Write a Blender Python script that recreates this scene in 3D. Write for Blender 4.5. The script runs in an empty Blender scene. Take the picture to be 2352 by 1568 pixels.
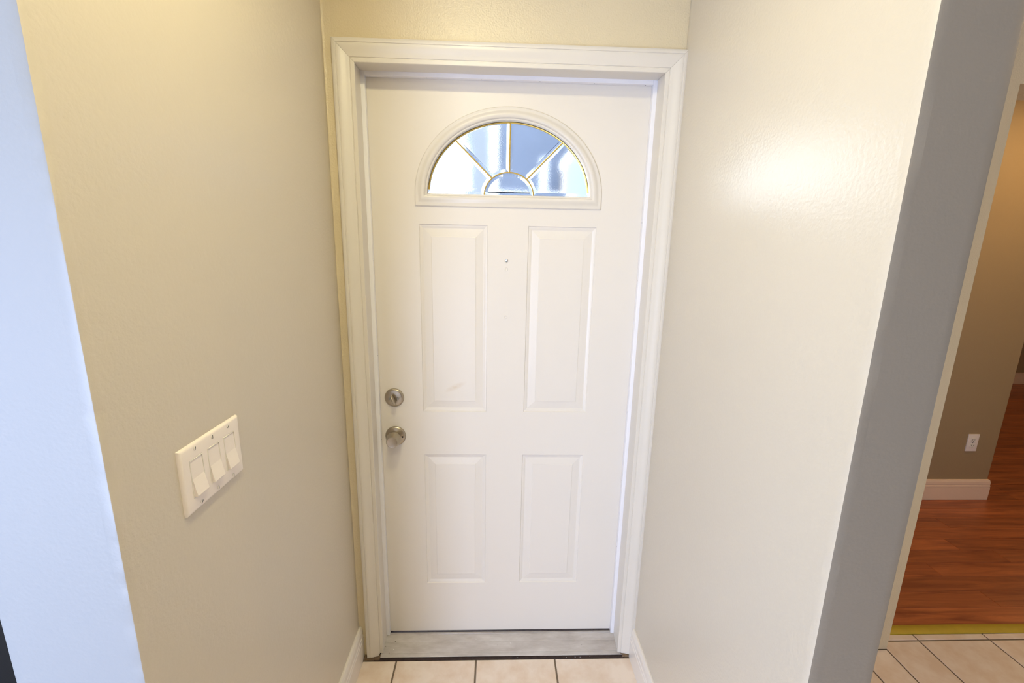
import bpy, bmesh, math, random
from mathutils import Vector, Matrix, noise
random.seed(7)
S = bpy.context.scene
COL = S.collection

# ------------------------------------------------------------------ camera
cam_d = bpy.data.cameras.new('camera'); cam = bpy.data.objects.new('camera', cam_d); COL.objects.link(cam)
Rt = Vector((0.99928564, -0.03231597, 0.01959298)); Up = Vector((-0.012381, 0.20989148, 0.9776463)); Fw = Vector((0.03570598, 0.97719049, -0.20934143))
m3 = Matrix((Rt, Up, -Fw)).transposed()
cam.matrix_world = Matrix.Translation((-0.02254968, -1.42432891, 1.54461676)) @ m3.to_4x4()
cam_d.sensor_width = 36.0; cam_d.lens = 1015.96 * 36.0 / 2352.0
cam_d.clip_start = 0.02; cam_d.clip_end = 200
S.camera = cam

# ------------------------------------------------------------------ world, lights, exposure
S.view_settings.view_transform = 'Standard'; S.view_settings.look = 'None'
S.view_settings.gamma = 1.0; S.view_settings.exposure = 0.0
try: S.view_settings.use_curve_mapping = False
except Exception: pass
w = bpy.data.worlds.new('sky'); S.world = w; w.use_nodes = True
bgn = w.node_tree.nodes['Background']; bgn.inputs[0].default_value = (0.68, 0.81, 1.0, 1); bgn.inputs[1].default_value = 1.0

def area(name, loc, rot, sx, sy, power, color, shape='RECTANGLE'):
    l = bpy.data.lights.new(name, 'AREA'); l.shape = shape; l.size = sx
    if shape in ('RECTANGLE', 'ELLIPSE'): l.size_y = sy
    l.energy = power; l.color = color
    o = bpy.data.objects.new(name, l); COL.objects.link(o); o.location = loc; o.rotation_euler = rot
    return o
PI = math.pi
sl = bpy.data.lights.new('sun', 'SUN'); sl.energy = 44; sl.color = (0.88, 0.93, 1.0); sl.angle = 0.01
so = bpy.data.objects.new('sun', sl); COL.objects.link(so); so.rotation_euler = Vector((0.82, 0.02, 0.57)).to_track_quat('Z', 'Y').to_euler()
# daylight through the sliding door opening in the wall behind the camera (faces +y)
area('daylight', (-1.72, -2.74, 1.02), (PI/2, 0, 0), 1.56, 1.9, 53, (0.42, 0.60, 1.0))
area('daylight_side', (-2.34, -1.9, 1.35), (0, -PI/2, 0), 1.5, 1.3, 13, (0.45, 0.58, 1.0))
area('fill_low', (-1.0, -2.62, 0.85), (PI/2, 0, 0), 0.5, 1.3, 41, (0.64, 0.72, 1.0))  # added low fill in front of the opening, brightens the lower door
LAMP_P = 7.7; LAMP_C = (1.0, 0.88, 0.49)
HALL_P = 6; WOOD_P = 10.5; WARM = (1.0, 0.66, 0.30)

# ------------------------------------------------------------------ materials
def lin(c):
    f = lambda v: v/12.92 if v <= 0.04045 else ((v+0.055)/1.055)**2.4
    return (f(c[0]/255), f(c[1]/255), f(c[2]/255), 1)
def new_mat(name):
    m = bpy.data.materials.new(name); m.use_nodes = True
    return m, m.node_tree, m.node_tree.nodes, m.node_tree.links, m.node_tree.nodes['Principled BSDF']
def paint(name, rgb, rough=0.4, bscale=0, bstr=0.0, bdist=0.001, var=0.0, spec=0.5, metal=0.0, var_scale=3.0, bscale2=0, bstr2=0):
    m, t, N, L, b = new_mat(name)
    c = lin(rgb); b.inputs['Base Color'].default_value = c; b.inputs['Roughness'].default_value = rough
    b.inputs['Metallic'].default_value = metal; b.inputs['Specular IOR Level'].default_value = spec
    tc = N.new('ShaderNodeTexCoord')
    if var:
        n = N.new('ShaderNodeTexNoise'); n.inputs['Scale'].default_value = var_scale; n.inputs['Detail'].default_value = 4
        L.new(tc.outputs['Object'], n.inputs['Vector'])
        mx = N.new('ShaderNodeMix'); mx.data_type = 'RGBA'
        mx.inputs[6].default_value = tuple(v*(1-var) for v in c[:3])+(1,); mx.inputs[7].default_value = tuple(min(1, v*(1+var)) for v in c[:3])+(1,)
        L.new(n.outputs[0], mx.inputs[0]); L.new(mx.outputs[2], b.inputs['Base Color'])
    if bscale:
        n = N.new('ShaderNodeTexNoise'); n.inputs['Scale'].default_value = bscale; n.inputs['Detail'].default_value = 3
        L.new(tc.outputs['Object'], n.inputs['Vector'])
        bp = N.new('ShaderNodeBump'); bp.inputs['Strength'].default_value = bstr; bp.inputs['Distance'].default_value = bdist
        L.new(n.outputs[0], bp.inputs['Height']); last = bp
        if bscale2:
            n2 = N.new('ShaderNodeTexNoise'); n2.inputs['Scale'].default_value = bscale2; n2.inputs['Detail'].default_value = 2
            L.new(tc.outputs['Object'], n2.inputs['Vector'])
            b2 = N.new('ShaderNodeBump'); b2.inputs['Strength'].default_value = bstr2; b2.inputs['Distance'].default_value = 0.003
            L.new(n2.outputs[0], b2.inputs['Height']); L.new(bp.outputs[0], b2.inputs['Normal']); last = b2
        L.new(last.outputs[0], b.inputs['Normal'])
    return m
M = {}
M['wall'] = paint('beige wall paint', (207, 197, 179), 0.33, 140, 0.7, 0.0010, 0.015, spec=0.6, bscale2=7, bstr2=0.10)
M['wall_end_right'] = paint('shade-toned end paint', (138, 129, 115), 0.4, 170, 0.3, 0.001, 0.015, bscale2=6, bstr2=0.3)  # darker, warmer copy of the other end paint, imitating its dimmer light
M['wall_end'] = paint('pale shade-toned end paint', (154, 154, 152), 0.4, 170, 0.3, 0.001, 0.015, bscale2=6, bstr2=0.3)  # greyer than the wall paint: light on the end faces put into colour
M['wall_door'] = paint('beige glossy wall paint with orange peel', (214, 199, 166), 0.25, 210, 0.9, 0.0014, 0.02, spec=0.45, bscale2=22, bstr2=0.35)
M['wall_far'] = paint('tan wall paint', (160, 138, 104), 0.5, 170, 0.3, 0.001, 0.02)
M['ceiling'] = paint('white ceiling paint', (232, 228, 218), 0.8, 120, 0.3)
M['door'] = paint('white satin door paint', (224, 217, 206), 0.38, 90, 0.12, 0.0008, 0.01, bscale2=5, bstr2=0.05)
m = M['door']; N = m.node_tree.nodes; L = m.node_tree.links; b = N['Principled BSDF']; src_ = b.inputs['Base Color'].links[0].from_socket
tc = N.new('ShaderNodeTexCoord'); mp = N.new('ShaderNodeMapping'); mp.vector_type = 'TEXTURE'; mp.inputs['Location'].default_value = (-0.165, 0.08, 1.055); mp.inputs['Rotation'].default_value = (0, math.radians(-25), 0); mp.inputs['Scale'].default_value = (0.045, 0.05, 0.012)
ln = N.new('ShaderNodeVectorMath'); ln.operation = 'LENGTH'; L.new(tc.outputs['Object'], mp.inputs[0]); L.new(mp.outputs[0], ln.inputs[0])
mr = N.new('ShaderNodeMapRange'); mr.inputs[1].default_value = 1.0; mr.inputs[2].default_value = 0.0; L.new(ln.outputs['Value'], mr.inputs[0])
nz = N.new('ShaderNodeTexNoise'); nz.inputs['Scale'].default_value = 90; nz.inputs['Detail'].default_value = 5; L.new(tc.outputs['Object'], nz.inputs['Vector'])
mu = N.new('ShaderNodeMath'); mu.operation = 'MULTIPLY'; L.new(mr.outputs[0], mu.inputs[0]); L.new(nz.outputs[0], mu.inputs[1])
mx = N.new('ShaderNodeMix'); mx.data_type = 'RGBA'; L.new(mu.outputs[0], mx.inputs[0]); L.new(src_, mx.inputs[6]); mx.inputs[7].default_value = lin((204, 184, 156)); L.new(mx.outputs[2], b.inputs['Base Color'])
M['trim'] = paint('white gloss trim paint', (217, 210, 198), 0.36, 60, 0.15, 0.0008, 0.01)
M['strip'] = paint('white vinyl weatherstrip', (236, 234, 236), 0.35)
M['base'] = paint('white baseboard paint', (230, 222, 212), 0.33, 50, 0.1)
M['plastic'] = paint('white plastic', (240, 230, 220), 0.3)
M['plastic2'] = paint('off white plastic', (232, 226, 214), 0.35)
M['base_far'] = paint('lamplight-tinted baseboard paint', (236, 208, 180), 0.4, 50, 0.1)  # same white baseboard, with the room's warm lamp light tinted into the colour
M['gap'] = paint('dirty dark gap', (62, 48, 44), 0.9, 300, 1.0, 0.002, 0.5, var_scale=60)
M['cabinet'] = paint('dark grey cabinet lacquer', (58, 60, 68), 0.4)
M['dark'] = paint('dark gap', (22, 20, 22), 0.8)
M['dirt'] = paint('brown rotten wood and dirt', (128, 106, 82), 0.9, 300, 1.0, 0.002, 0.35, var_scale=120)
M['strip_brass'] = paint('yellowed brass threshold strip', (186, 160, 46), 0.45, 200, 0.2, 0.0005, 0.15, var_scale=30)
M['screwm'] = paint('steel screw', (150, 150, 145), 0.35, metal=0.9)
M['grout'] = paint('brown grey grout', (120, 105, 88), 0.9, 400, 0.6, 0.001, 0.15, var_scale=40)
M['carpet'] = paint('dark grey carpet', (62, 64, 72), 0.95, 500, 1.0, 0.004, 0.2, var_scale=200)
M['concrete'] = paint('outdoor concrete', (150, 150, 150), 0.9, 50, 0.4, 0.002, 0.1)
M['siding'] = paint('blue grey siding', (92, 102, 122), 0.8, 20, 0.2, 0.002, 0.1)
M['white_out'] = paint('white outdoor paint', (225, 228, 230), 0.6)
M['came'] = paint('brass came', (214, 182, 96), 0.35, metal=0.75)
M['darkcame'] = paint('tarnished came', (70, 54, 30), 0.5, metal=0.7)

# brushed nickel
m, t, N, L, b = new_mat('satin nickel'); b.inputs['Base Color'].default_value = lin((178, 168, 150)); b.inputs['Metallic'].default_value = 1; b.inputs['Roughness'].default_value = 0.30
b.inputs['Anisotropic'].default_value = 0.6; M['nickel'] = m
# aluminium threshold: worn streaks
m, t, N, L, b = new_mat('worn aluminium'); b.inputs['Metallic'].default_value = 0.15; b.inputs['Roughness'].default_value = 0.5
tc = N.new('ShaderNodeTexCoord'); mp = N.new('ShaderNodeMapping'); mp.inputs['Scale'].default_value = (4, 14, 14)
n = N.new('ShaderNodeTexNoise'); n.inputs['Scale'].default_value = 2.5; n.inputs['Detail'].default_value = 8; n.inputs['Roughness'].default_value = 0.65
cr = N.new('ShaderNodeValToRGB'); cr.color_ramp.elements[0].position = 0.3; cr.color_ramp.elements[0].color = lin((172, 163, 156)); cr.color_ramp.elements[1].position = 0.7; cr.color_ramp.elements[1].color = lin((204, 198, 193))
L.new(tc.outputs['Object'], mp.inputs[0]); L.new(mp.outputs[0], n.inputs['Vector']); L.new(n.outputs[0], cr.inputs[0])
v = N.new('ShaderNodeTexVoronoi'); v.inputs['Scale'].default_value = 60; L.new(tc.outputs['Object'], v.inputs['Vector'])
lt = N.new('ShaderNodeMath'); lt.operation = 'LESS_THAN'; lt.inputs[1].default_value = 0.09; L.new(v.outputs['Distance'], lt.inputs[0])
sm = N.new('ShaderNodeSeparateColor'); L.new(v.outputs['Color'], sm.inputs[0])
gt = N.new('ShaderNodeMath'); gt.operation = 'GREATER_THAN'; gt.inputs[1].default_value = 0.72; L.new(sm.outputs[0], gt.inputs[0])
ml = N.new('ShaderNodeMath'); ml.operation = 'MULTIPLY'; L.new(lt.outputs[0], ml.inputs[0]); L.new(gt.outputs[0], ml.inputs[1])
mx = N.new('ShaderNodeMix'); mx.data_type = 'RGBA'; L.new(ml.outputs[0], mx.inputs[0]); L.new(cr.outputs[0], mx.inputs[6])
cs = N.new('ShaderNodeMix'); cs.data_type = 'RGBA'; cs.inputs[6].default_value = lin((80, 70, 62)); cs.inputs[7].default_value = lin((235, 235, 232))
rnd = N.new('ShaderNodeMath'); rnd.operation = 'ROUND'; L.new(sm.outputs[1], rnd.inputs[0]); L.new(rnd.outputs[0], cs.inputs[0]); L.new(cs.outputs[2], mx.inputs[7])
L.new(mx.outputs[2], b.inputs['Base Color']); M['alu'] = m
# ceramic tile: mottled beige with per-object shift
m, t, N, L, b = new_mat('beige ceramic tile'); b.inputs['Roughness'].default_value = 0.38
tc = N.new('ShaderNodeTexCoord'); oi = N.new('ShaderNodeObjectInfo'); va = N.new('ShaderNodeVectorMath'); va.operation = 'ADD'
sc = N.new('ShaderNodeVectorMath'); sc.operation = 'SCALE'; cmb = N.new('ShaderNodeCombineXYZ')
for i in range(3): L.new(oi.outputs['Random'], cmb.inputs[i])
L.new(cmb.outputs[0], sc.inputs[0]); sc.inputs['Scale'].default_value = 40; L.new(tc.outputs['Object'], va.inputs[0]); L.new(sc.outputs[0], va.inputs[1])
n = N.new('ShaderNodeTexNoise'); n.inputs['Scale'].default_value = 14; n.inputs['Detail'].default_value = 6; n.inputs['Roughness'].default_value = 0.6; L.new(va.outputs[0], n.inputs['Vector'])
cr = N.new('ShaderNodeValToRGB'); cr.color_ramp.elements[0].position = 0.35; cr.color_ramp.elements[0].color = lin((226, 204, 182)); cr.color_ramp.elements[1].position = 0.62; cr.color_ramp.elements[1].color = lin((238, 222, 206))
L.new(n.outputs[0], cr.inputs[0]); L.new(cr.outputs[0], b.inputs['Base Color'])
bp = N.new('ShaderNodeBump'); bp.inputs['Strength'].default_value = 0.1; L.new(n.outputs[0], bp.inputs['Height']); L.new(bp.outputs[0], b.inputs['Normal']); M['tile'] = m
# wood laminate planks: grain along x
m, t, N, L, b = new_mat('red brown laminate'); b.inputs['Roughness'].default_value = 0.34
tc = N.new('ShaderNodeTexCoord'); oi = N.new('ShaderNodeObjectInfo'); mp = N.new('ShaderNodeMapping'); mp.inputs['Scale'].default_value = (1.2, 14, 1)
cmb = N.new('ShaderNodeCombineXYZ'); mu = N.new('ShaderNodeMath'); mu.operation = 'MULTIPLY'; mu.inputs[1].default_value = 50; L.new(oi.outputs['Random'], mu.inputs[0]); L.new(mu.outputs[0], cmb.inputs[2]); L.new(mu.outputs[0], cmb.inputs[0])
va = N.new('ShaderNodeVectorMath'); va.operation = 'ADD'; L.new(tc.outputs['Object'], mp.inputs[0]); L.new(mp.outputs[0], va.inputs[0]); L.new(cmb.outputs[0], va.inputs[1])
n = N.new('ShaderNodeTexNoise'); n.inputs['Scale'].default_value = 2.2; n.inputs['Detail'].default_value = 7; n.inputs['Roughness'].default_value = 0.6; n.inputs['Distortion'].default_value = 0.8; L.new(va.outputs[0], n.inputs['Vector'])
cr = N.new('ShaderNodeValToRGB'); cr.color_ramp.elements[0].position = 0.28; cr.color_ramp.elements[0].color = lin((124, 60, 30)); cr.color_ramp.elements[1].position = 0.72; cr.color_ramp.elements[1].color = lin((196, 114, 66))
hs = N.new('ShaderNodeHueSaturation'); mr = N.new('ShaderNodeMapRange'); mr.inputs[3].default_value = 0.85; mr.inputs[4].default_value = 1.15; L.new(oi.outputs['Random'], mr.inputs[0]); L.new(mr.outputs[0], hs.inputs['Value'])
L.new(n.outputs[0], cr.inputs[0]); L.new(cr.outputs[0], hs.inputs['Color']); L.new(hs.outputs[0], b.inputs['Base Color']); M['wood'] = m
# speckled bevelled door glass
m, t, N, L, b = new_mat('speckled door glass'); b.inputs['Transmission Weight'].default_value = 1; b.inputs['Roughness'].default_value = 0.06; b.inputs['IOR'].default_value = 1.45; b.inputs['Base Color'].default_value = (0.93, 0.97, 1, 1)
tc = N.new('ShaderNodeTexCoord'); n = N.new('ShaderNodeTexNoise'); n.inputs['Scale'].default_value = 420; n.inputs['Detail'].default_value = 2; L.new(tc.outputs['Object'], n.inputs['Vector'])
bp = N.new('ShaderNodeBump'); bp.inputs['Strength'].default_value = 0.12; bp.inputs['Distance'].default_value = 0.0006; L.new(n.outputs[0], bp.inputs['Height']); L.new(bp.outputs[0], b.inputs['Normal']); M['glass'] = m
m, t, N, L, b = new_mat('clear lens'); b.inputs['Transmission Weight'].default_value = 1; b.inputs['Roughness'].default_value = 0.5; b.inputs['IOR'].default_value = 1.5; M['lens'] = m
m, t, N, L, b = new_mat('lit lamp diffuser'); b.inputs['Emission Color'].default_value = LAMP_C + (1,); b.inputs['Emission Strength'].default_value = 6; M['lit'] = m

# ------------------------------------------------------------------ helpers
def link(name, me, mat, parent=None, smooth=False):
    o = bpy.data.objects.new(name, me); COL.objects.link(o)
    if mat is not None and not me.materials: me.materials.append(M[mat] if isinstance(mat, str) else mat)
    if parent is not None: o.parent = parent
    if smooth:
        for p in me.polygons: p.use_smooth = True
    return o
def bm_obj(name, bm, mat, parent=None, smooth=False, bevel=0, seg=2, recalc=True):
    if bevel: bmesh.ops.bevel(bm, geom=[e for e in bm.edges], offset=bevel, segments=seg, affect='EDGES', profile=0.7)
    if recalc: bmesh.ops.recalc_face_normals(bm, faces=bm.faces)
    me = bpy.data.meshes.new(name); bm.to_mesh(me); bm.free()
    o = link(name, me, mat, parent)
    if smooth:
        for p in me.polygons: p.use_smooth = True
        try: me.set_sharp_from_angle(angle=math.radians(35))
        except Exception: pass
    return o
def add_box(bm, x0, x1, y0, y1, z0, z1):
    vs = [bm.verts.new((x, y, z)) for x in (x0, x1) for y in (y0, y1) for z in (z0, z1)]
    for f in ((0,1,3,2),(4,6,7,5),(0,4,5,1),(2,3,7,6),(0,2,6,4),(1,5,7,3)): bm.faces.new([vs[i] for i in f])
    return vs
def box(name, mat, x0, x1, y0, y1, z0, z1, parent=None, bevel=0, seg=2):
    bm = bmesh.new(); add_box(bm, x0, x1, y0, y1, z0, z1)
    return bm_obj(name, bm, mat, parent, bevel=bevel, seg=seg, smooth=bool(bevel))
def lathe(name, mat, prof, parent=None, n=40, axis=(0, -1, 0), loc=(0, 0, 0), cap=True):
    """prof: list of (radius, height along axis)"""
    bm = bmesh.new(); A = Vector(axis).normalized(); U = A.orthogonal().normalized(); V = A.cross(U); rings = []
    for r, h in prof:
        if r < 1e-6: rings.append([bm.verts.new(Vector(loc) + A*h)])
        else: rings.append([bm.verts.new(Vector(loc) + A*h + (U*math.cos(2*PI*i/n) + V*math.sin(2*PI*i/n))*r) for i in range(n)])
    for a, b_ in zip(rings, rings[1:]):
        for i in range(n):
            j = (i+1) % n
            if len(a) == 1 and len(b_) == 1: continue
            if len(a) == 1: bm.faces.new((a[0], b_[i], b_[j]))
            elif len(b_) == 1: bm.faces.new((a[i], a[j], b_[0]))
            else: bm.faces.new((a[i], a[j], b_[j], b_[i]))
    return bm_obj(name, bm, mat, parent, smooth=True)
def sweep(bm, rings, closed_path=False, closed_prof=False):
    """rings: list of lists of Vector"""
    vr = [[bm.verts.new(p) for p in r] for r in rings]
    k = len(vr[0]); n = len(vr)
    for i in range(n if closed_path else n-1):
        a, b_ = vr[i], vr[(i+1) % n]
        for j in range(k if closed_prof else k-1):
            bm.faces.new((a[j], a[(j+1) % k], b_[(j+1) % k], b_[j]))
    return vr
def empty(name, loc=(0, 0, 0), parent=None):
    o = bpy.data.objects.new(name, None); COL.objects.link(o); o.location = loc; o.empty_display_size = 0.1
    if parent: o.parent = parent
    return o
def struct(o): o['kind'] = 'structure'; return o
def thing(o, label, cat, group=None):
    o['label'] = label; o['category'] = cat
    if group: o['group'] = group
    return o

# ------------------------------------------------------------------ main dimensions (metres; y=0 is the plaster face of the door wall, camera side is -y)
XL, XR = -0.5255, 0.5206
YNL, YNR = -0.8838, -0.8203
XLE, XG = -0.7062, 0.634
YD = 0.078           # inner face of the door leaf
CZ = 2.44            # ceiling height
T = 0.14             # door wall thickness

def wall_prism(name, mat, pts, z0, z1, jag=(), r=0.004, levels=260, parent=None):
    """Vertical prism with slightly rounded, hand-plastered corners; pts counter-clockwise, jag = indices of corners with uneven plaster."""
    bm = bmesh.new(); n = len(pts); rings = []
    lv = levels if jag else 1
    for k in range(lv+1):
        z = z0 + (z1-z0)*k/lv; ring = []
        for i, p in enumerate(pts):
            P = Vector(p); a = (Vector(pts[i-1])-P).normalized(); b_ = (Vector(pts[(i+1) % n])-P).normalized()
            rr = r
            if i in jag:
                q = noise.noise(Vector((i*7.3, p[0]*5, z*9)))*0.0024 + noise.noise(Vector((p[0]*9, i*3.1, z*45)))*0.0016
                s = noise.noise(Vector((p[0]*4+i, 5.5, z*22)))
                if s > 0.42: q -= min(0.0014, (s-0.42)*0.010)
                P = P - (a+b_).normalized()*q
            if jag: P0 = Vector(p); e0 = P0+a*0.016; e1 = P0+b_*0.016; ring.append((e0.x, e0.y, z))
            for t_ in (0, .5, 1):
                w1 = a*rr*(1-t_)**2 + b_*rr*t_**2
                ring.append((P.x+w1.x, P.y+w1.y, z))
            if jag: ring.append((e1.x, e1.y, z))
        rings.append([Vector(q) for q in ring])
    vr = sweep(bm, rings, closed_prof=True)
    bm.faces.new(vr[0]); bm.faces.new(vr[-1])
    o = struct(bm_obj(name, bm, mat, parent, smooth=True))
    for f in o.data.polygons:      # the flat fields stay flat, only the plaster edge is smooth
        if f.area > 0.0004: f.use_smooth = False
    return o

# ------------------------------------------------------------------ walls, ceiling
wall_prism('wall_left', 'wall', [(XLE, YNL), (XL, YNL), (XL, 0.0), (XLE, 0.0)], 0, CZ, jag=(1,))
wall_prism('wall_right', 'wall', [(XR, YNR), (XG, YNR), (XG, 0.0), (XR, 0.0)], 0, CZ, jag=(0,))
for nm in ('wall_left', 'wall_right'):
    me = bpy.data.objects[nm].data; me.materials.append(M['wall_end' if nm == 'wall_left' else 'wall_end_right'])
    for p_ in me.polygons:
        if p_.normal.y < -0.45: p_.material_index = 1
# door wall, with the openings of the front door and of the wood floored room
bm = bmesh.new()
RO = (-0.462, 0.486, 2.076)   # rough opening behind the casing
def add_grid_wall(bm, x0, x1, z0, z1, y): pass
for (x0, x1, z0, z1) in ((-2.3, RO[0], 0, CZ), (RO[0], RO[1], RO[2], CZ), (RO[1], 1.555, 0, CZ), (1.555, 3.62, 2.058, CZ), (3.62, 7.2, 0, CZ)):
    add_box(bm, x0, x1, 0.0, T, z0, z1)
struct(bm_obj('wall_back', bm, 'wall_door'))
# plaster bead and old paint lumps in the corner beside the left casing
bm = bmesh.new(); rings = []
for k in range(260):
    z = 0.137 + (CZ-0.137)*k/259
    a = 0.004 + 0.0022*noise.noise(Vector((1.2, 3.4, z*13))) + 0.0012*noise.noise(Vector((4.2, 0.4, z*60)))
    if z < 1.2: a += 0.0022*max(0, noise.noise(Vector((9.2, 1.4, z*34))))
    if 1.42 < z < 1.47: a += 0.003*math.sin((z-1.42)/0.05*PI)
    a = max(a, 0.0015)
    rings.append([Vector((XL-0.001, -a*1.1, z)), Vector((XL+a*0.45, -a*0.55, z)), Vector((XL+a*1.5, -a*0.2, z)), Vector((XL+0.016, -0.0012-0.001*max(0, noise.noise(Vector((2, 7, z*40)))), z)), Vector((-0.495, 0.001, z))])
sweep(bm, rings); struct(bm_obj('trim_1', bm, 'wall_door', smooth=True))
bm = bmesh.new(); add_box(bm, -3.3, 7.3, -2.8, T, CZ, CZ+0.05); add_box(bm, 0.7, 7.3, T, 4.0, CZ, CZ+0.05)
struct(bm_obj('ceiling', bm, 'ceiling'))
# walls around the rooms out of view
bm = bmesh.new()
for b4 in ((-2.3, -2.5, 0, CZ), (-0.70, 7.2, 0, CZ), (-2.5, -0.70, 2.0, CZ)): add_box(bm, b4[0], b4[1], -2.8, -2.7, b4[2], b4[3])
struct(bm_obj('wall_front', bm, 'wall'))
bm = bmesh.new()
for b4 in ((-2.8, -2.6, 0, CZ), (-1.2, T, 0, CZ), (-2.6, -1.2, 0, 0.55), (-2.6, -1.2, 2.15, CZ)): add_box(bm, -2.3, -2.2, b4[0], b4[1], b4[2], b4[3])
struct(bm_obj('wall_side', bm, 'wall'))
struct(box('wall_far_right', 'wall_far', 7.2, 7.3, -2.8, 4.0, 0, CZ))
# wood floored room: partition with the outlet, far wall, side wall towards the porch
WX, WY = 3.158, 1.08
wall_prism('wall_middle', 'wall_far', [(0.82, WY), (WX, WY), (WX, WY+0.12), (0.82, WY+0.12)], 0, CZ)
struct(box('wall_far', 'wall_far', 0.7, 7.2, 3.66, 3.8, 0, CZ))
struct(box('wall_porch', 'siding', 0.70, 0.82, T, 3.66, 0, CZ))

# ------------------------------------------------------------------ floors
floor = struct(box('floor', 'grout', -0.7062, 3.62, -2.7, 0.062, -0.06, -0.0022))
TS = 0.3015; GX = -0.386; GY = 0.037; g = 0.0032
def tile_mesh(x0, x1, y0, y1):
    bm = bmesh.new(); add_box(bm, x0+g, x1-g, y0+g, y1-g, -0.012, 0.0)
    ed = [e for e in bm.edges if all(abs(v.co.z) < 1e-6 for v in e.verts)]
    bmesh.ops.bevel(bm, geom=ed, offset=0.0015, segments=1, affect='EDGES'); return bm
regs = [(XL+0.0, XR, GY-2*TS, -0.0215), (XG, 1.555, GY-2*TS, 0.0), (1.555, 3.62, GY-2*TS, 0.069), (-0.7062, 3.62, -2.7, GY-2*TS)]
def cuts(a, b_, o, s):
    out = [a]; k = math.ceil((a-o)/s - 1e-6)
    while o+k*s < b_-0.004:
        if o+k*s > a+0.004: out.append(o+k*s)
        k += 1
    return out+[b_]
for (x0, x1, y0, y1) in regs:
    xs = cuts(x0, x1, GX, TS); ys = cuts(y0, y1, GY, TS)
    for xa, xb in zip(xs, xs[1:]):
        for ya, yb in zip(ys, ys[1:]):
            if xb-xa < 0.012 or yb-ya < 0.012: continue
            bm_obj('tile', tile_mesh(xa, xb, ya, yb), 'tile', floor)
wfloor = struct(box('wood_floor', 'dark', 0.82, 7.2, 0.062, 3.66, -0.06, -0.009))
def plank_mesh(x0, x1, y0, y1):
    bm = bmesh.new(); add_box(bm, x0+0.0005, x1-0.0005, y0+0.0006, y1-0.0006, -0.011, 0.0)
    ed = [e for e in bm.edges if all(abs(v.co.z) < 1e-6 for v in e.verts)]
    bmesh.ops.bevel(bm, geom=ed, offset=0.0012, segments=1, affect='EDGES'); return bm
y = 0.108; PW = 0.0955; row = 0
while y < 3.66-0.01:
    x = 0.82 + random.uniform(-1.1, -0.1); y1 = min(y+PW, 3.66)
    while x < 7.2:
        xa, xb = max(x, 0.82), min(x+1.2, 7.2)
        if xb-xa > 0.03 and not (y > WY+0.12 and xb < 2.9) and not (xb < 1.4):
            bm_obj('plank', plank_mesh(xa, xb, y, y1), 'wood', wfloor)
        x += 1.2
    y += PW; row += 1
# brass strip between tile and laminate
bm = bmesh.new()
prof = [(0.066, 0), (0.068, 0.004), (0.075, 0.006), (0.088, 0.0068), (0.102, 0.006), (0.110, 0.003), (0.112, 0)]
vr = sweep(bm, [[Vector((x, a, b_)) for a, b_ in prof] for x in (1.555, 3.62)]); bm.faces.new(vr[0]); bm.faces.new(vr[1])
struct(bm_obj('trim_2', bm, 'strip_brass', smooth=True))
struct(box('carpet_floor', 'carpet', -2.2, XLE, -2.7, 0.0, -0.05, 0.006))

# ------------------------------------------------------------------ baseboards
def baseboard(name, P, Q, nrm, h=0.13, th=0.0145, mit0=0.0, mit1=0.0, mat='base'):
    """runs P->Q on the wall, nrm = direction into the room; mit = how far the front leans past the ends"""
    P = Vector(P); Q = Vector(Q); nrm = Vector(nrm); d = (Q-P).normalized()
    pr = [(0, 0), (th, 0), (th, h*0.60), (th-0.0016, h*0.615), (th-0.0016, h*0.635), (th-0.0004, h*0.65), (th-0.001, h*0.715), (th-0.003, h*0.735), (th-0.003, h*0.755), (th-0.0018, h*0.775), (th-0.0028, h*0.90), (th-0.007, h*0.985), (0.004, h), (0, h)]
    bm = bmesh.new()
    r0 = [P - d*(a*mit0) + nrm*a + Vector((0, 0, z)) for a, z in pr]; r1 = [Q + d*(a*mit1) + nrm*a + Vector((0, 0, z)) for a, z in pr]
    vr = sweep(bm, [r0, r1]); bm.faces.new(vr[0]); bm.faces.new(vr[1])
    return struct(bm_obj(name, bm, mat, smooth=False))
baseboard('baseboard_left', (XL, YNL, 0), (XL, 0.0, 0), (1, 0, 0), h=0.134, mit0=1)
baseboard('baseboard_right', (XR, YNR, 0), (XR, -0.0185, 0), (-1, 0, 0), h=0.127, mit0=1)
baseboard('baseboard_middle', (0.82, WY, 0), (WX, WY, 0), (0, -1, 0), h=0.139, mit1=1, mat='base_far')
baseboard('baseboard_middle_end', (WX, WY, 0), (WX, WY+0.12, 0), (1, 0, 0), h=0.139, mit0=1, mat='base_far')
baseboard('baseboard_far', (0.82, 3.66, 0), (7.2, 3.66, 0), (0, -1, 0), h=0.139, mat='base_far')

# ------------------------------------------------------------------ front door
door = struct(empty('door_1', (0.012, YD, 0.0)))
door_inv = Matrix.Translation((-0.012, -YD, 0.0))
def dpart(o):      # geometry is modelled in world space; keep it there under the parent at the door's foot
    o.matrix_parent_inverse = door_inv; return o
DX0, DX1, DZ0, DZ1, DT_ = -0.445, 0.469, 0.0335, 2.050, 0.044
PZ = (0.2535, 0.7975, 0.9635, 1.612)
PXs = ((-0.280, -0.0545), (0.0785, 0.3055))
EX, EZ, EA, EB = 0.0125, 1.7085, 0.262, 0.2225     # glass opening: centre, sill height, half axes
PHX, PHZ, PHR = 0.008, 1.498, 0.0048
bm = bmesh.new()
def quad(bm, pts): return bm.faces.new([bm.verts.new(p) for p in pts])
def rect(bm, x0, x1, z0, z1, y, flip=False):
    p = [(x0, y, z0), (x1, y, z0), (x1, y, z1), (x0, y, z1)]
    quad(bm, p[::-1] if flip else p)
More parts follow.
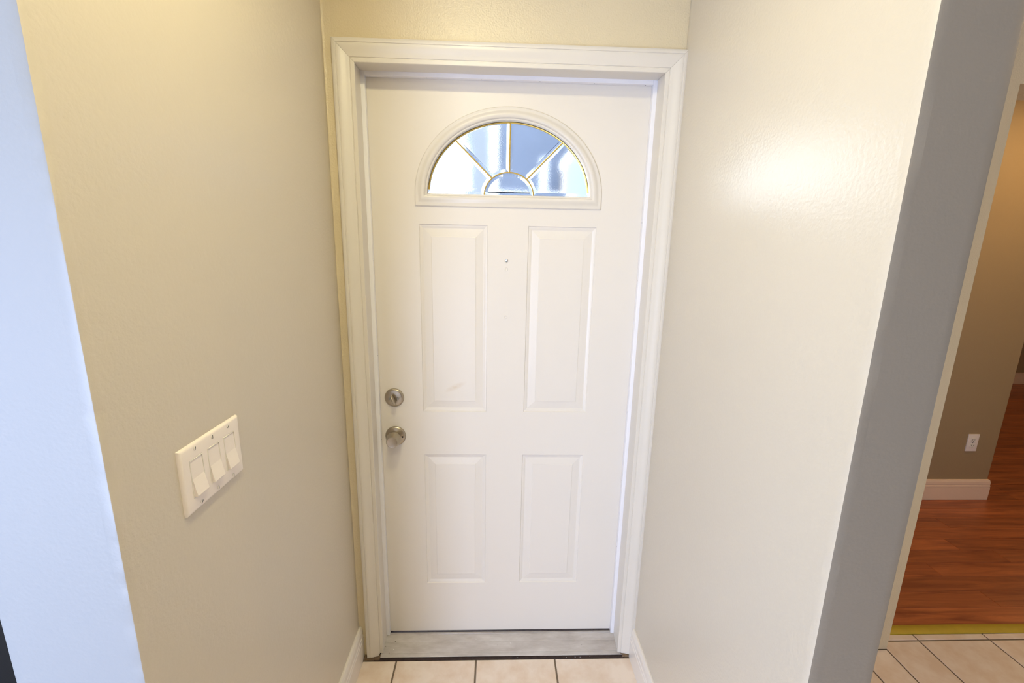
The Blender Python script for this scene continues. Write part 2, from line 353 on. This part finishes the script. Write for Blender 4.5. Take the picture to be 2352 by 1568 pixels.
def panel(bm, x0, x1, z0, z1):
    prof = [(0, 0), (0.0022, 0.0030), (0.0052, 0.0036), (0.0085, 0.0046), (0.0120, 0.0060), (0.0140, 0.0062), (0.0380, 0.0026), (0.0405, 0.0014)]
    rings = []
    for d, yy in prof:
        rings.append([Vector((x0+d, YD+yy, z0+d)), Vector((x1-d, YD+yy, z0+d)), Vector((x1-d, YD+yy, z1-d)), Vector((x0+d, YD+yy, z1-d))])
    vr = sweep(bm, rings, closed_prof=True); bm.faces.new(vr[-1])
A_OUT = [(EX + (EA+0.012)*math.cos(PI - PI*i/48), EZ + (EB+0.012)*math.sin(PI*i/48)) for i in range(49)]
ZA = EZ - 0.012
def front(bm, y, panels=True):
    xs = [DX0, PXs[0][0], PXs[0][1], PHX-0.012, PHX+0.012, PXs[1][0], PXs[1][1], DX1]
    zs = [DZ0, PZ[0], PZ[1], PZ[2], PHZ-0.012, PHZ+0.012, PZ[3], ZA]
    for i in range(7):
        for j in range(7):
            x0, x1, z0, z1 = xs[i], xs[i+1], zs[j], zs[j+1]
            isp = i in (1, 5) and j in (1, 3, 4, 5)
            if isp and panels: continue
            if i == 3 and j == 4:
                n = 24; ring = [bm.verts.new((PHX+PHR*math.cos(2*PI*k/n), y, PHZ+PHR*math.sin(2*PI*k/n))) for k in range(n)]
                out = []
                for k in range(n):
                    c, s = math.cos(2*PI*k/n), math.sin(2*PI*k/n); q = 0.012/max(abs(c), abs(s)); out.append(bm.verts.new((PHX+q*c, y, PHZ+q*s)))
                for k in range(n): bm.faces.new((ring[k], ring[(k+1) % n], out[(k+1) % n], out[k]))
                continue
            rect(bm, x0, x1, z0, z1, y)
    if panels:
        for px in PXs:
            panel(bm, px[0], px[1], PZ[0], PZ[1]); panel(bm, px[0], px[1], PZ[2], PZ[3])
    xl, xr = A_OUT[0][0], A_OUT[-1][0]
    rect(bm, DX0, xl, ZA, DZ1, y); rect(bm, xr, DX1, ZA, DZ1, y)
    for (xa, za), (xb, zb) in zip(A_OUT, A_OUT[1:]): quad(bm, [(xa, y, za), (xb, y, zb), (xb, y, DZ1), (xa, y, DZ1)])
    quad(bm, [(xl, y, ZA), (xl, y, EZ), (xl, y, EZ), (xl, y, ZA)]) if False else None
front(bm, YD, True); front(bm, YD+DT_, False)
# edges of the leaf, arch reveal, peephole bore
for a, b_ in (((DX0, DZ0), (DX1, DZ0)), ((DX1, DZ0), (DX1, DZ1)), ((DX1, DZ1), (DX0, DZ1)), ((DX0, DZ1), (DX0, DZ0))):
    quad(bm, [(a[0], YD, a[1]), (b_[0], YD, b_[1]), (b_[0], YD+DT_, b_[1]), (a[0], YD+DT_, a[1])])
loop = A_OUT + [(A_OUT[-1][0], ZA), (A_OUT[0][0], ZA)]
for a, b_ in zip(loop, loop[1:]+loop[:1]): quad(bm, [(a[0], YD, a[1]), (b_[0], YD, b_[1]), (b_[0], YD+DT_, b_[1]), (a[0], YD+DT_, a[1])])
bmesh.ops.remove_doubles(bm, verts=bm.verts, dist=0.00002)
bm2f = [f for f in bm.faces if f.calc_area() < 1e-10]
bmesh.ops.delete(bm, geom=bm2f, context='FACES_ONLY')
slab = dpart(bm_obj('door_leaf', bm, 'door', door))
slab['label'] = 'white steel door leaf with four embossed panels'
# peephole bore and lens
bm = bmesh.new(); n = 24
sweep(bm, [[Vector((PHX+r*math.cos(2*PI*k/n), y, PHZ+r*math.sin(2*PI*k/n))) for k in range(n)] for r, y in ((0.0037, YD-0.0005), (0.0037, YD+DT_+0.002))], closed_prof=True)
peep = dpart(bm_obj('peephole', bm, 'dark', door, smooth=True)); peep['label'] = 'dark peephole tube with a bright lens and white rim'
bm = bmesh.new()
sweep(bm, [[Vector((PHX+r*math.cos(2*PI*k/n), y, PHZ+r*math.sin(2*PI*k/n))) for k in range(n)] for r, y in ((0.0037, YD-0.0002), (0.0047, YD-0.0022))], closed_prof=True)
o = bm_obj('dark_ring', bm, 'dark', peep, smooth=True)
bm = bmesh.new()
sweep(bm, [[Vector((PHX+r*math.cos(2*PI*k/n), y, PHZ+r*math.sin(2*PI*k/n))) for k in range(n)] for r, y in ((0.0047, YD-0.0022), (0.0056, YD-0.0028), (0.0064, YD-0.0012), (0.0066, YD+0.0002))], closed_prof=True)
o = bm_obj('rim', bm, 'door', peep, smooth=True)
lathe('lens', 'lens', [(0, 0.003), (0.0045, 0.002), (0.0045, 0.0), (0, -0.001)], peep, n=20, loc=(PHX, YD+DT_+0.004, PHZ))
def plug(x, z):
    o = lathe('hole_plug', 'door', [(0.0058, -0.0003), (0.0058, 0.0012), (0.0048, 0.0021), (0.0034, 0.0017), (0.0022, 0.0016), (0.0010, 0.0002), (0, 0.0)], door, n=24, loc=(x, YD, z)); dpart(o)
    return o
plug(0.0083, 1.4706); plug(0.0078, 1.3081)

# fanlight: moulded white frame, five bevelled panes, brass cames
def arch(off, z_base_off=None, n=48):
    """closed outline of the half-round opening grown outwards by off"""
    pts = [(EX-EA-off, EZ-off)]
    pts += [(EX + (EA+off)*math.cos(PI-PI*i/n), EZ + (EB+off)*math.sin(PI*i/n)) for i in range(n+1)]
    pts += [(EX+EA+off, EZ-off)]
    return pts
bm = bmesh.new()
prof = [(0.0, 0.024), (0.0, 0.003), (0.0015, -0.002), (0.004, -0.0035), (0.006, -0.0035), (0.0075, -0.007), (0.011, -0.0095), (0.017, -0.0105), (0.022, -0.0090), (0.027, -0.0060), (0.031, -0.0045), (0.034, -0.0052), (0.038, -0.0050), (0.0405, -0.0030), (0.041, 0.0006)]
rings = [[Vector((x, YD+h, z)) for x, z in arch(d)] for d, h in prof]
sweep(bm, rings, closed_prof=True)
frame = dpart(bm_obj('fanlight_frame', bm, 'trim', door, smooth=True)); frame['label'] = 'white moulded half round frame of the fanlight'
GYF = YD+0.016; GTH = 0.006
HA, HB = 0.0805, 0.0715
def ell(a, b_, t_): return (EX + a*math.cos(t_), EZ + b_*math.sin(t_))
def ang(x, z, a, b_): return math.atan2((z-EZ)/b_, (x-EX)/a)
t1i = ang(0.0700, 1.7605, HA, HB); t1o = ang(0.181, 1.872, EA, EB)
t2i = ang(-0.0430, 1.7605, HA, HB); t2o = ang(-0.159, 1.871, EA, EB)
tmi, tmo = ang(0.0135, 1.78, HA, HB), ang(0.0135, 1.93, EA, EB)
secs = [((0.0, 0.0), (t1i, t1o)), ((t1i, t1o), (tmi, tmo)), ((tmi, tmo), (t2i, t2o)), ((t2i, t2o), (PI, PI))]
def outline_sector(s, n=16):
    (ai, ao), (bi, bo) = s
    pts = [ell(EA+0.004, EB+0.004, ao + (bo-ao)*i/n) for i in range(n+1)] + [ell(HA, HB, bi + (ai-bi)*i/n) for i in range(n+1)]
    return pts
def inset(pts, d):
    out = []; n = len(pts); ar = sum(pts[i][0]*pts[(i+1) % n][1]-pts[(i+1) % n][0]*pts[i][1] for i in range(n)); sg = 1 if ar > 0 else -1
    for i in range(n):
        p0, p, p1 = Vector(pts[i-1]), Vector(pts[i]), Vector(pts[(i+1) % n])
        a = (p-p0).normalized(); b_ = (p1-p).normalized(); n0 = Vector((-a.y, a.x))*sg; n1 = Vector((-b_.y, b_.x))*sg
        mm = (n0+n1); mm = mm/(max(0.35, mm.length_squared/2)); out.append(tuple(p+mm*d))
    return out
def pane(pts, parent):
    bm = bmesh.new(); inn = inset(pts, 0.0105)
    rings = [[Vector((x, GYF+0.0030, z)) for x, z in pts], [Vector((x, GYF, z)) for x, z in inn]]
    back = [[Vector((x, GYF+GTH, z)) for x, z in pts]]
    vr = sweep(bm, [rings[1], rings[0], back[0]], closed_prof=True)
    bm.faces.new(vr[0]); bm.faces.new(vr[2])
    return bm_obj('pane', bm, 'glass', parent)
for s in secs: pane(outline_sector(s), frame)
pane([ell(HA, HB, PI*i/24) for i in range(25)], frame)
def tube(bm, pts, rx, ry, n=8, axis_y=Vector((0, 1, 0)), closed=False):
    rings = []
    for i, p in enumerate(pts):
        a = pts[max(0, i-1)]; b_ = pts[min(len(pts)-1, i+1)]; d = (Vector(b_)-Vector(a)).normalized(); sd = d.cross(axis_y).normalized()
        rings.append([Vector(p) + sd*rx*math.cos(2*PI*k/n) + axis_y*ry*math.sin(2*PI*k/n) for k in range(n)])
    vr = sweep(bm, rings, closed_prof=True); bm.faces.new(vr[0]); bm.faces.new(vr[-1])
def came(pts, r=0.0026, mat='came'):
    bm = bmesh.new(); tube(bm, [(x, GYF-0.0005, z) for x, z in pts], r, 0.0032)
    return bm_obj('came', bm, mat, frame, smooth=True)
came([ell(HA, HB, t1i), ell(EA, EB, t1o)]); came([ell(HA, HB, t2i), ell(EA, EB, t2o)]); came([ell(HA, HB, tmi), ell(EA, EB, tmo)])
came([ell(HA, HB, PI*i/30) for i in range(31)], 0.0023)
came([ell(EA-0.0015, EB-0.0015, 0.06+(PI-0.12)*i/48) for i in range(49)], 0.0034, 'came')
bm = bmesh.new(); tube(bm, [(*(lambda q: (q[0], GYF-0.004, q[1]))(ell(EA+0.0015, EB+0.0015, 0.12+(PI-0.24)*i/48)),) for i in range(49)], 0.0018, 0.004)
bm_obj('gasket', bm, 'dark', frame, smooth=True)

# deadbolt
db = dpart(lathe('deadbolt', 'nickel', [(0.0335, 0), (0.0338, 0.002), (0.0325, 0.0055), (0.0295, 0.0078), (0.026, 0.0086), (0.012, 0.0092), (0, 0.0094)], door, n=64, loc=(-0.380, YD, 1.0155)))
db['label'] = 'round satin nickel deadbolt rose with thumb turn'
for sx in (-0.0145, 0.0145):
    s_ = lathe('screw', 'screwm', [(0.0044, 0), (0.0044, 0.0012), (0.0034, 0.0020), (0.0018, 0.0016), (0, 0.0010)], db, n=20, loc=(-0.380+sx, YD-0.0088, 1.0140))
# thumb turn: oval bar leaning out and down to the right
bm = bmesh.new(); bmesh.ops.create_uvsphere(bm, u_segments=24, v_segments=14, radius=1)
for v_ in bm.verts:
    x, y_, z = v_.co; z = math.copysign(abs(z)**0.7, z)
    v_.co = Vector((x*0.0052*(1+0.25*abs(z)), y_*0.0150, z*0.0185))
bm.transform(Matrix.Translation((-0.379, YD-0.0235, 1.0125)) @ Matrix.Rotation(math.radians(-20), 4, 'Y') @ Matrix.Rotation(math.radians(14), 4, 'X'))
bm_obj('thumb_turn', bm, 'nickel', db, smooth=True)
# knob
kn = dpart(empty('door_knob', (-0.3805, YD, 0.8704), door)); kn['label'] = 'satin nickel tulip door knob on a round rose'
KL = (0, 0, 0)
lathe('rose', 'nickel', [(0.0362, 0), (0.0365, 0.0025), (0.0355, 0.0050), (0.0330, 0.0070), (0.0295, 0.0084), (0.0200, 0.0105), (0.0150, 0.0125), (0.0150, 0.018), (0, 0.018)], kn, n=64, loc=KL)
lathe('knob', 'nickel', [(0.0130, 0.014), (0.0150, 0.020), (0.0215, 0.0235), (0.0252, 0.0275), (0.0262, 0.032), (0.0255, 0.037), (0.0225, 0.049), (0.0205, 0.0585), (0.0198, 0.0605), (0.0186, 0.0612), (0.0175, 0.0609), (0, 0.0604)], kn, n=64, loc=KL)
lathe('release_hole', 'dark', [(0.0030, 0.0), (0.0030, 0.0010), (0, 0.0010)], kn, n=16, loc=(0.0262, -0.0105, -0.001), axis=(0.1, -1, 0))

# jamb: three white boards behind the casing
def pbox(name, mat, a, parent=door, bevel=0.0006, seg=1):
    o = box(name, mat, *a, parent=parent, bevel=bevel, seg=seg); return dpart(o) if parent is door else o
JX0, JX1, JZ = -0.4418, 0.4650, 2.0535
pbox('jamb', 'trim', (RO[0], JX0, -0.0008, T+0.01, 0.012, RO[2])); pbox('jamb', 'trim', (JX1, RO[1], -0.0008, T+0.01, 0.012, RO[2])); pbox('jamb', 'trim', (JX0, JX1, -0.0008, T+0.01, JZ, RO[2]))
# weatherstrips against the leaf, with small nails
def strip(a, nails, axis):
    o = pbox('weatherstrip', 'strip', a, bevel=0.0015, seg=2)
    for q in nails:
        if axis == 'top': lathe('nail', 'dark', [(0.0013, 0), (0.0011, 0.0005), (0, 0.0006)], o, n=10, loc=q, axis=(0, 0, -1))
        else: lathe('nail', 'dark', [(0.0013, 0), (0.0011, 0.0005), (0, 0.0006)], o, n=10, loc=q, axis=(axis, 0, 0))
    return o
ny = YD-0.010
strip((JX0-0.001, JX0+0.0125, YD-0.018, YD-0.0008, 0.030, JZ+0.001), [(JX0+0.0122, ny, z) for z in (1.86, 1.49, 1.17, 0.86, 0.55, 0.25)], 1)
strip((JX1-0.0125, JX1+0.001, YD-0.018, YD-0.0008, 0.030, JZ+0.001), [(JX1-0.0122, ny, z) for z in (1.82, 1.63, 1.44, 1.20, 0.97, 0.70, 0.42)], -1)
strip((JX0+0.0125, JX1-0.0125, YD-0.018, YD-0.0008, JZ-0.0120, JZ+0.001), [(x, ny, JZ-0.0120) for x in (-0.415, -0.245, -0.078, 0.102, 0.270, 0.430)], 'top')

# casing: mitred colonial boards. profile across the width: (distance from inner edge, projection)
cprof = [(0, 0), (0, 0.0085), (0.0012, 0.0100), (0.0110, 0.0104), (0.0122, 0.0092), (0.0132, 0.0092), (0.0142, 0.0112), (0.0200, 0.0125), (0.0270, 0.0135), (0.0340, 0.0160), (0.0395, 0.0176), (0.0440, 0.0182), (0.0466, 0.0180), (0.0474, 0.0166), (0.0484, 0.0166), (0.0494, 0.0186), (0.0582, 0.0188), (0.0600, 0.0176), (0.0600, 0)]
cx0, cx1, cz = -0.4372, 0.4634, 2.0498
def cas_v(xi, sgn, zb, ragged=False):
    bm = bmesh.new(); k = len(cprof); rows = []
    zl = [None, 0.09, 0.07, 0.05, 0.035, 0.022, 0.0]
    top = [Vector((xi+sgn*d, -h, cz+d)) for d, h in cprof]
    rows.append(top)
    for z in zl[1:]:
        r = []
        for d, h in cprof:
            zz = zb + z; xx = xi+sgn*d; hh = h
            if ragged and z < 0.08:
                cut = (0.08-z)/0.08
                lim = 0.020*cut**2.2
                if d < lim: xx = xi+sgn*(lim - (lim-d)*0.12) + 0.0009*noise.noise(Vector((d*300, z*200, 1)))
                if z == 0.0: zz += 0.004*abs(noise.noise(Vector((d*190, 3.0, 1.0)))) + 0.0008*noise.noise(Vector((d*900, 1.0, 1.0)))
            elif z == 0.0: zz += 0.0015*noise.noise(Vector((d*300, 7.0, 1.0)))
            r.append(Vector((xx, -hh, zz)))
        rows.append(r)
    vr = sweep(bm, rows, closed_prof=True); bm.faces.new(vr[0]); bm.faces.new(vr[-1])
    return dpart(bm_obj('casing', bm, 'trim', door, smooth=True))
cl = cas_v(cx0, -1, 0.009, True); cl['label'] = 'left casing board with a rotten ragged foot'
cas_v(cx1, 1, 0.010)
bm = bmesh.new()
vr = sweep(bm, [[Vector((cx0-d-0.0, -h, cz+d+0.0006)) for d, h in cprof], [Vector((cx1+d, -h, cz+d+0.0006)) for d, h in cprof]], closed_prof=True)
bm.faces.new(vr[0]); bm.faces.new(vr[1]); dpart(bm_obj('casing', bm, 'trim', door, smooth=True))

# threshold
bm = bmesh.new()
tp = [(0.074, 0.0), (0.0738, 0.0285), (0.0662, 0.0292), (0.0650, 0.0265), (0.0640, 0.0262), (0.0630, 0.0275), (0.0400, 0.0195), (0.0388, 0.0186), (0.0376, 0.0190), (0.0020, 0.0098), (0.0008, 0.0088), (-0.0006, 0.0092), (-0.0125, 0.0062), (-0.0140, 0.0050), (-0.0132, 0.0040), (0.0, 0.0040), (0.0, 0.0)]
NX = 30; rings = []
for i in range(NX+1):
    u = i/NX; x0_, x1_ = -0.4415, 0.4650; rg = []
    for a, b_ in tp:
        if a < 0.0125: xa, xb = -0.4490, 0.4800
        else: xa, xb = -0.4418, 0.4652
        rg.append(Vector((xa+(xb-xa)*u, a + (0.0006*noise.noise(Vector((u*6, 2, 1))) if a < 0 else 0), b_)))
    rings.append(rg)
vr = sweep(bm, rings, closed_prof=True); bm.faces.new(vr[0]); bm.faces.new(vr[-1])
th = dpart(bm_obj('threshold', bm, 'alu', door)); th['label'] = 'worn aluminium door threshold with paint specks'
pbox('sill_gap', 'gap', (-0.470, 0.488, -0.0225, 0.13, -0.02, 0.0012), bevel=0)
# sweep under the leaf, slightly wavy dark rubber
bm = bmesh.new(); rings = []
for i in range(60):
    x = DX0+0.002 + (DX1-DX0-0.004)*i/59; q = 0.0006*noise.noise(Vector((x*6, 1, 1)))
    rings.append([Vector((x, YD+0.004, 0.0288+q)), Vector((x, YD+0.004, 0.036)), Vector((x, YD+0.04, 0.036)), Vector((x, YD+0.04, 0.0288+q))])
vr = sweep(bm, rings, closed_prof=True); bm.faces.new(vr[0]); bm.faces.new(vr[-1]); dpart(bm_obj('door_sweep', bm, 'dark', door))
# rotten wood crumbs at both feet of the casing
def crumb(x, y_, z, r, n):
    bm = bmesh.new()
    for i in range(n):
        p = Vector((x+random.uniform(-r, r)*1.0, y_+random.uniform(-r, r)*0.35, z+random.uniform(0, 0.0025))); s = random.uniform(0.0012, 0.0032)
        res = bmesh.ops.create_icosphere(bm, subdivisions=1, radius=s)
        for v_ in res['verts']: v_.co = Vector((v_.co.x*random.uniform(.7, 1.6), v_.co.y, v_.co.z*0.7)) + p
    o = dpart(bm_obj('rotten_wood', bm, 'dirt', door)); o['kind'] = 'stuff'; return o
bm = bmesh.new(); add_box(bm, -0.5095, -0.4505, -0.0205, 0.0, 0.0, 0.0055)
bmesh.ops.subdivide_edges(bm, edges=bm.edges, cuts=6, use_grid_fill=True)
for v_ in bm.verts: v_.co += Vector([0.0014*noise.noise(v_.co*q) for q in (330, 270, 410)])
dpart(bm_obj('sill_stub', bm, 'dirt', door))
bm = bmesh.new(); add_box(bm, 0.4810, 0.5045, -0.0205, 0.0, 0.0, 0.0080)
bmesh.ops.subdivide_edges(bm, edges=bm.edges, cuts=6, use_grid_fill=True)
for v_ in bm.verts: v_.co += Vector([0.0014*noise.noise(v_.co*q) for q in (330, 270, 410)])
dpart(bm_obj('sill_stub', bm, 'dirt', door))
crumb(-0.478, -0.013, 0.005, 0.024, 40); crumb(0.490, -0.012, 0.006, 0.012, 22)
# paint chips lying along the threshold edge
for (x, y_) in ((0.262, -0.0195), (0.297, -0.0190), (0.316, -0.0195), (0.243, -0.0285), (0.283, -0.030), (0.075, -0.018), (0.355, -0.018)):
    bm = bmesh.new(); s = random.uniform(0.0012, 0.0030); a = random.uniform(0, 3)
    n5 = [(x+s*math.cos(a+k*1.256)*random.uniform(.5, 1.1), y_+s*0.6*math.sin(a+k*1.256), 0.0013 + 0.0004*(k % 2)) for k in range(5)]
    f1 = [bm.verts.new(q) for q in n5]; f2 = [bm.verts.new((q[0], q[1], q[2]+0.0006)) for q in n5]
    bm.faces.new(f1); bm.faces.new(f2)
    for k in range(5): bm.faces.new((f1[k], f1[(k+1) % 5], f2[(k+1) % 5], f2[k]))
    thing(bm_obj('paint_chip', bm, 'white_out'), 'tiny white flake of paint lying below the door threshold', 'paint chip', 'paint flakes along the threshold')

# ------------------------------------------------------------------ triple light switch on the left wall
sw = thing(empty('light_switch', (XL, -0.683, 1.1595)), 'white triple rocker light switch on the beige wall', 'switch')
SW_W, SW_H = 0.1625, 0.1155
def swb(name, mat, a, parent, bevel=0.0, seg=2): return box(name, mat, *a, parent=parent, bevel=bevel, seg=seg)
# plate with three openings: local x is out of the wall, y along it
bm = bmesh.new()
ys = [-SW_W/2]; 
for c in (-0.046, 0, 0.046): ys += [c-0.0168, c+0.0168]
ys.append(SW_W/2); zs = [-SW_H/2, -0.0335, 0.0335, SW_H/2]; TH = 0.0062; bv = 0.0050
def sx_at(y_, z):     # rounded plate rim
    dx = min(SW_W/2-abs(y_), SW_H/2-abs(z)); 
    return TH if dx >= bv else (0.0008 + (TH-0.0008)*math.sqrt(max(0, 1-(1-dx/bv)**2)))
yy = sorted(set(ys + [-SW_W/2+q for q in (0.0006, 0.0015, 0.003, 0.005)] + [SW_W/2-q for q in (0.0006, 0.0015, 0.003, 0.005)]))
zz = sorted(set(zs + [-SW_H/2+q for q in (0.0006, 0.0015, 0.003, 0.005)] + [SW_H/2-q for q in (0.0006, 0.0015, 0.003, 0.005)]))
G = {}
for a in yy:
    for b_ in zz: G[a, b_] = bm.verts.new((sx_at(a, b_), a, b_))
for a0, a1 in zip(yy, yy[1:]):
    for b0, b1 in zip(zz, zz[1:]):
        ca, cb = (a0+a1)/2, (b0+b1)/2
        if abs(cb) < 0.0335 and any(abs(ca-c) < 0.0168 for c in (-0.046, 0, 0.046)): continue
        bm.faces.new((G[a0, b0], G[a1, b0], G[a1, b1], G[a0, b1]))
ext = [e for e in bm.edges if e.is_boundary]
r_ = bmesh.ops.extrude_edge_only(bm, edges=ext)
for v_ in [g_ for g_ in r_['geom'] if isinstance(g_, bmesh.types.BMVert)]:
    v_.co.x = 0.0 if (abs(abs(v_.co.y)-SW_W/2) < 1e-5 or abs(abs(v_.co.z)-SW_H/2) < 1e-5) else 0.0012
bm_obj('wall_plate', bm, 'plastic', sw, smooth=True)
for c in (-0.046, 0, 0.046):
    # raised frame round the paddle
    bm = bmesh.new()
    prf = [(0.0000, 0.002), (0.0000, 0.0066), (0.0005, 0.0070), (0.0013, 0.0070), (0.0016, 0.0062), (0.0016, 0.002)]
    rings = [[Vector((x, c-0.0166+d, -0.0333+d)), Vector((x, c+0.0166-d, -0.0333+d)), Vector((x, c+0.0166-d, 0.0333-d)), Vector((x, c-0.0166+d, 0.0333-d))] for d, x in prf]
    sweep(bm, rings, closed_prof=True); bm_obj('rocker_frame', bm, 'plastic2', sw)
    # paddle: side profile top edge in, bottom edge out
    bm = bmesh.new(); pts = [(0.002, 0.0312), (0.0052, 0.0312), (0.0058, 0.0300), (0.0066, -0.0005), (0.0070, -0.0020), (0.0122, -0.0300), (0.0118, -0.0312), (0.002, -0.0312)]
    vr = sweep(bm, [[Vector((x, c+sy, z)) for x, z in pts] for sy in (-0.0147, 0.0147)], closed_prof=True); bm.faces.new(vr[0]); bm.faces.new(vr[1])
    bmesh.ops.bevel(bm, geom=[e for e in bm.edges if e.calc_length() > 0.025 or True], offset=0.0003, segments=1, affect='EDGES')
    bm_obj('rocker', bm, 'plastic', sw)
    for z in (0.0485, -0.0485):
        s_ = lathe('screw', 'plastic2', [(0.0034, 0), (0.0034, 0.0006), (0.0024, 0.0012), (0, 0.0013)], sw, n=20, loc=(TH-0.0002, c, z), axis=(1, 0, 0))
        bm = bmesh.new(); add_box(bm, -0.0003, 0.0003, -0.0029, 0.0029, -0.0005, 0.0005)
        bm.transform(Matrix.Translation((TH+0.0010, c, z)) @ Matrix.Rotation(random.uniform(0.3, 2.4), 4, 'X')); bm_obj('slot', bm, 'dark', s_)

# ------------------------------------------------------------------ outlet on the middle wall
ol = thing(empty('power_outlet', (2.989, WY, 0.393)), 'small white power outlet above the white baseboard in the wood floored room', 'outlet')
bm = bmesh.new(); add_box(bm, -0.035, 0.035, -0.0055, 0, -0.0575, 0.0575)
bm_obj('wall_plate', bm, 'plastic', ol, bevel=0.002, smooth=True)
for z in (0.0195, -0.0195):
    bm = bmesh.new(); r = bmesh.ops.create_circle(bm, cap_ends=True, segments=28, radius=0.0168)
    for v_ in bm.verts: v_.co = Vector((v_.co.x, 0, max(-0.0135, min(0.0135, v_.co.y))))
    ex = bmesh.ops.extrude_face_region(bm, geom=bm.faces[:]); bmesh.ops.translate(bm, vec=(0, -0.003, 0), verts=[g_ for g_ in ex['geom'] if isinstance(g_, bmesh.types.BMVert)])
    bm.transform(Matrix.Translation((0, -0.005, z))); sk = bm_obj('socket', bm, 'plastic2', ol)
    for sx, hh in ((-0.0063, 0.0042), (0.0063, 0.0034)): box('slot', 'dark', sx-0.0009, sx+0.0009, -0.0084, -0.0078, z+0.002-hh, z+0.002+hh, parent=sk)
    lathe('ground_hole', 'dark', [(0.0022, 0), (0.0022, 0.0004), (0, 0.0004)], sk, n=12, loc=(0, -0.0080, z-0.0085))
lathe('screw', 'screwm', [(0.0030, 0), (0.0028, 0.0009), (0, 0.0012)], ol, n=16, loc=(0, -0.0055, 0))

# ------------------------------------------------------------------ ceiling lamps (above the frame)
def ceiling_lamp(x, y_, label, power, color, rad=0.075):
    t_ = thing(empty('ceiling_light', (x, y_, CZ)), label, 'lamp')
    lathe('trim_ring', 'white_out', [(rad+0.002, 0.0), (rad+0.002, 0.006), (rad+0.012, 0.008), (rad+0.020, 0.004), (rad+0.022, 0)], t_, n=40, axis=(0, 0, -1))
    lathe('diffuser', 'lit', [(rad+0.002, 0.0005), (rad, 0.004), (0, 0.006)], t_, n=40, axis=(0, 0, -1))
    l = bpy.data.lights.new('lamp', 'AREA'); l.shape = 'DISK'; l.size = rad*1.5; l.energy = power; l.color = color
    o = bpy.data.objects.new('lamp', l); COL.objects.link(o); o.parent = t_; o.location = (0, 0, -0.012)
    return t_
ceiling_lamp(-0.15, -0.80, 'round ceiling lamp over the entry in front of the door', LAMP_P, LAMP_C)
ceiling_lamp(-0.12, -1.62, 'round ceiling lamp farther from the door, over the room', 7.5, LAMP_C)
ceiling_lamp(2.3, -1.2, 'round ceiling lamp over the tiled hall', HALL_P, WARM)
ceiling_lamp(2.9, 0.50, 'round ceiling lamp over the laminate floor near the partition', WOOD_P, WARM)
ceiling_lamp(5.6, 1.9, 'round ceiling lamp far back over the laminate floor', WOOD_P*0.8, WARM)

# ------------------------------------------------------------------ dark low cabinet left of the entry wall
cb = thing(empty('cabinet', (-1.62, -0.30, 0.006)), 'dark grey low cabinet behind the bluish white wall end', 'cabinet')
def cbx(name, a, par=None, bevel=0.003, mat='cabinet'): return box(name, mat, *a, parent=par or cb, bevel=bevel)
cbx('body', (-0.50, 0.42, -0.24, 0.27, 0.08, 0.78)); cbx('plinth', (-0.48, 0.40, -0.20, 0.27, 0.0, 0.08)); cbx('top', (-0.52, 0.44, -0.27, 0.28, 0.78, 0.81))
for x0 in (-0.495, -0.035):
    d = cbx('door', (x0, x0+0.452, -0.262, -0.242, 0.09, 0.77)); hx = x0+0.41 if x0 < -0.2 else x0+0.04
    cbx('handle', (hx-0.006, hx+0.006, -0.285, -0.262, 0.40, 0.54), par=d, bevel=0.002, mat='nickel')

# ------------------------------------------------------------------ outside the door
struct(box('ground', 'concrete', -12, 0.70, T, 30, -0.25, -0.12))
def building(label, loc): return thing(empty('house', loc), label, 'building')
def ob(par, name, mat, a, bevel=0.004):
    o = box(name, mat, *a, parent=par, bevel=bevel); o.matrix_parent_inverse = Matrix.Translation(-par.location); return o
hs = building('pale blue grey house front seen through the fanlight', (4.0, 6.0, -0.12))
ob(hs, 'house_wall', 'siding', (-0.04, 8.0, 6.0, 6.3, -0.12, 5.4))
ob(hs, 'corner_board', 'white_out', (-0.14, -0.04, 5.96, 6.3, -0.12, 5.4))
for x in (0.62, 1.00): ob(hs, 'post', 'white_out', (x, x+0.09, 5.6, 5.7, -0.12, 2.85))
ob(hs, 'window_frame', 'white_out', (1.25, 1.40, 5.94, 6.0, 1.6, 2.9))
ob(hs, 'gutter', 'white_out', (-0.14, 1.5, 5.62, 5.72, 2.28, 2.36))
wh = building('sunlit white wall of the house across the walkway', (-1.8, 8.0, -0.12))
ob(wh, 'house_wall', 'white_out', (-2.2, -1.7, 0.9, 24.0, -0.12, 6.5))
ob(wh, 'eave', 'siding', (-2.3, -1.45, 0.9, 24.0, 6.5, 6.65))
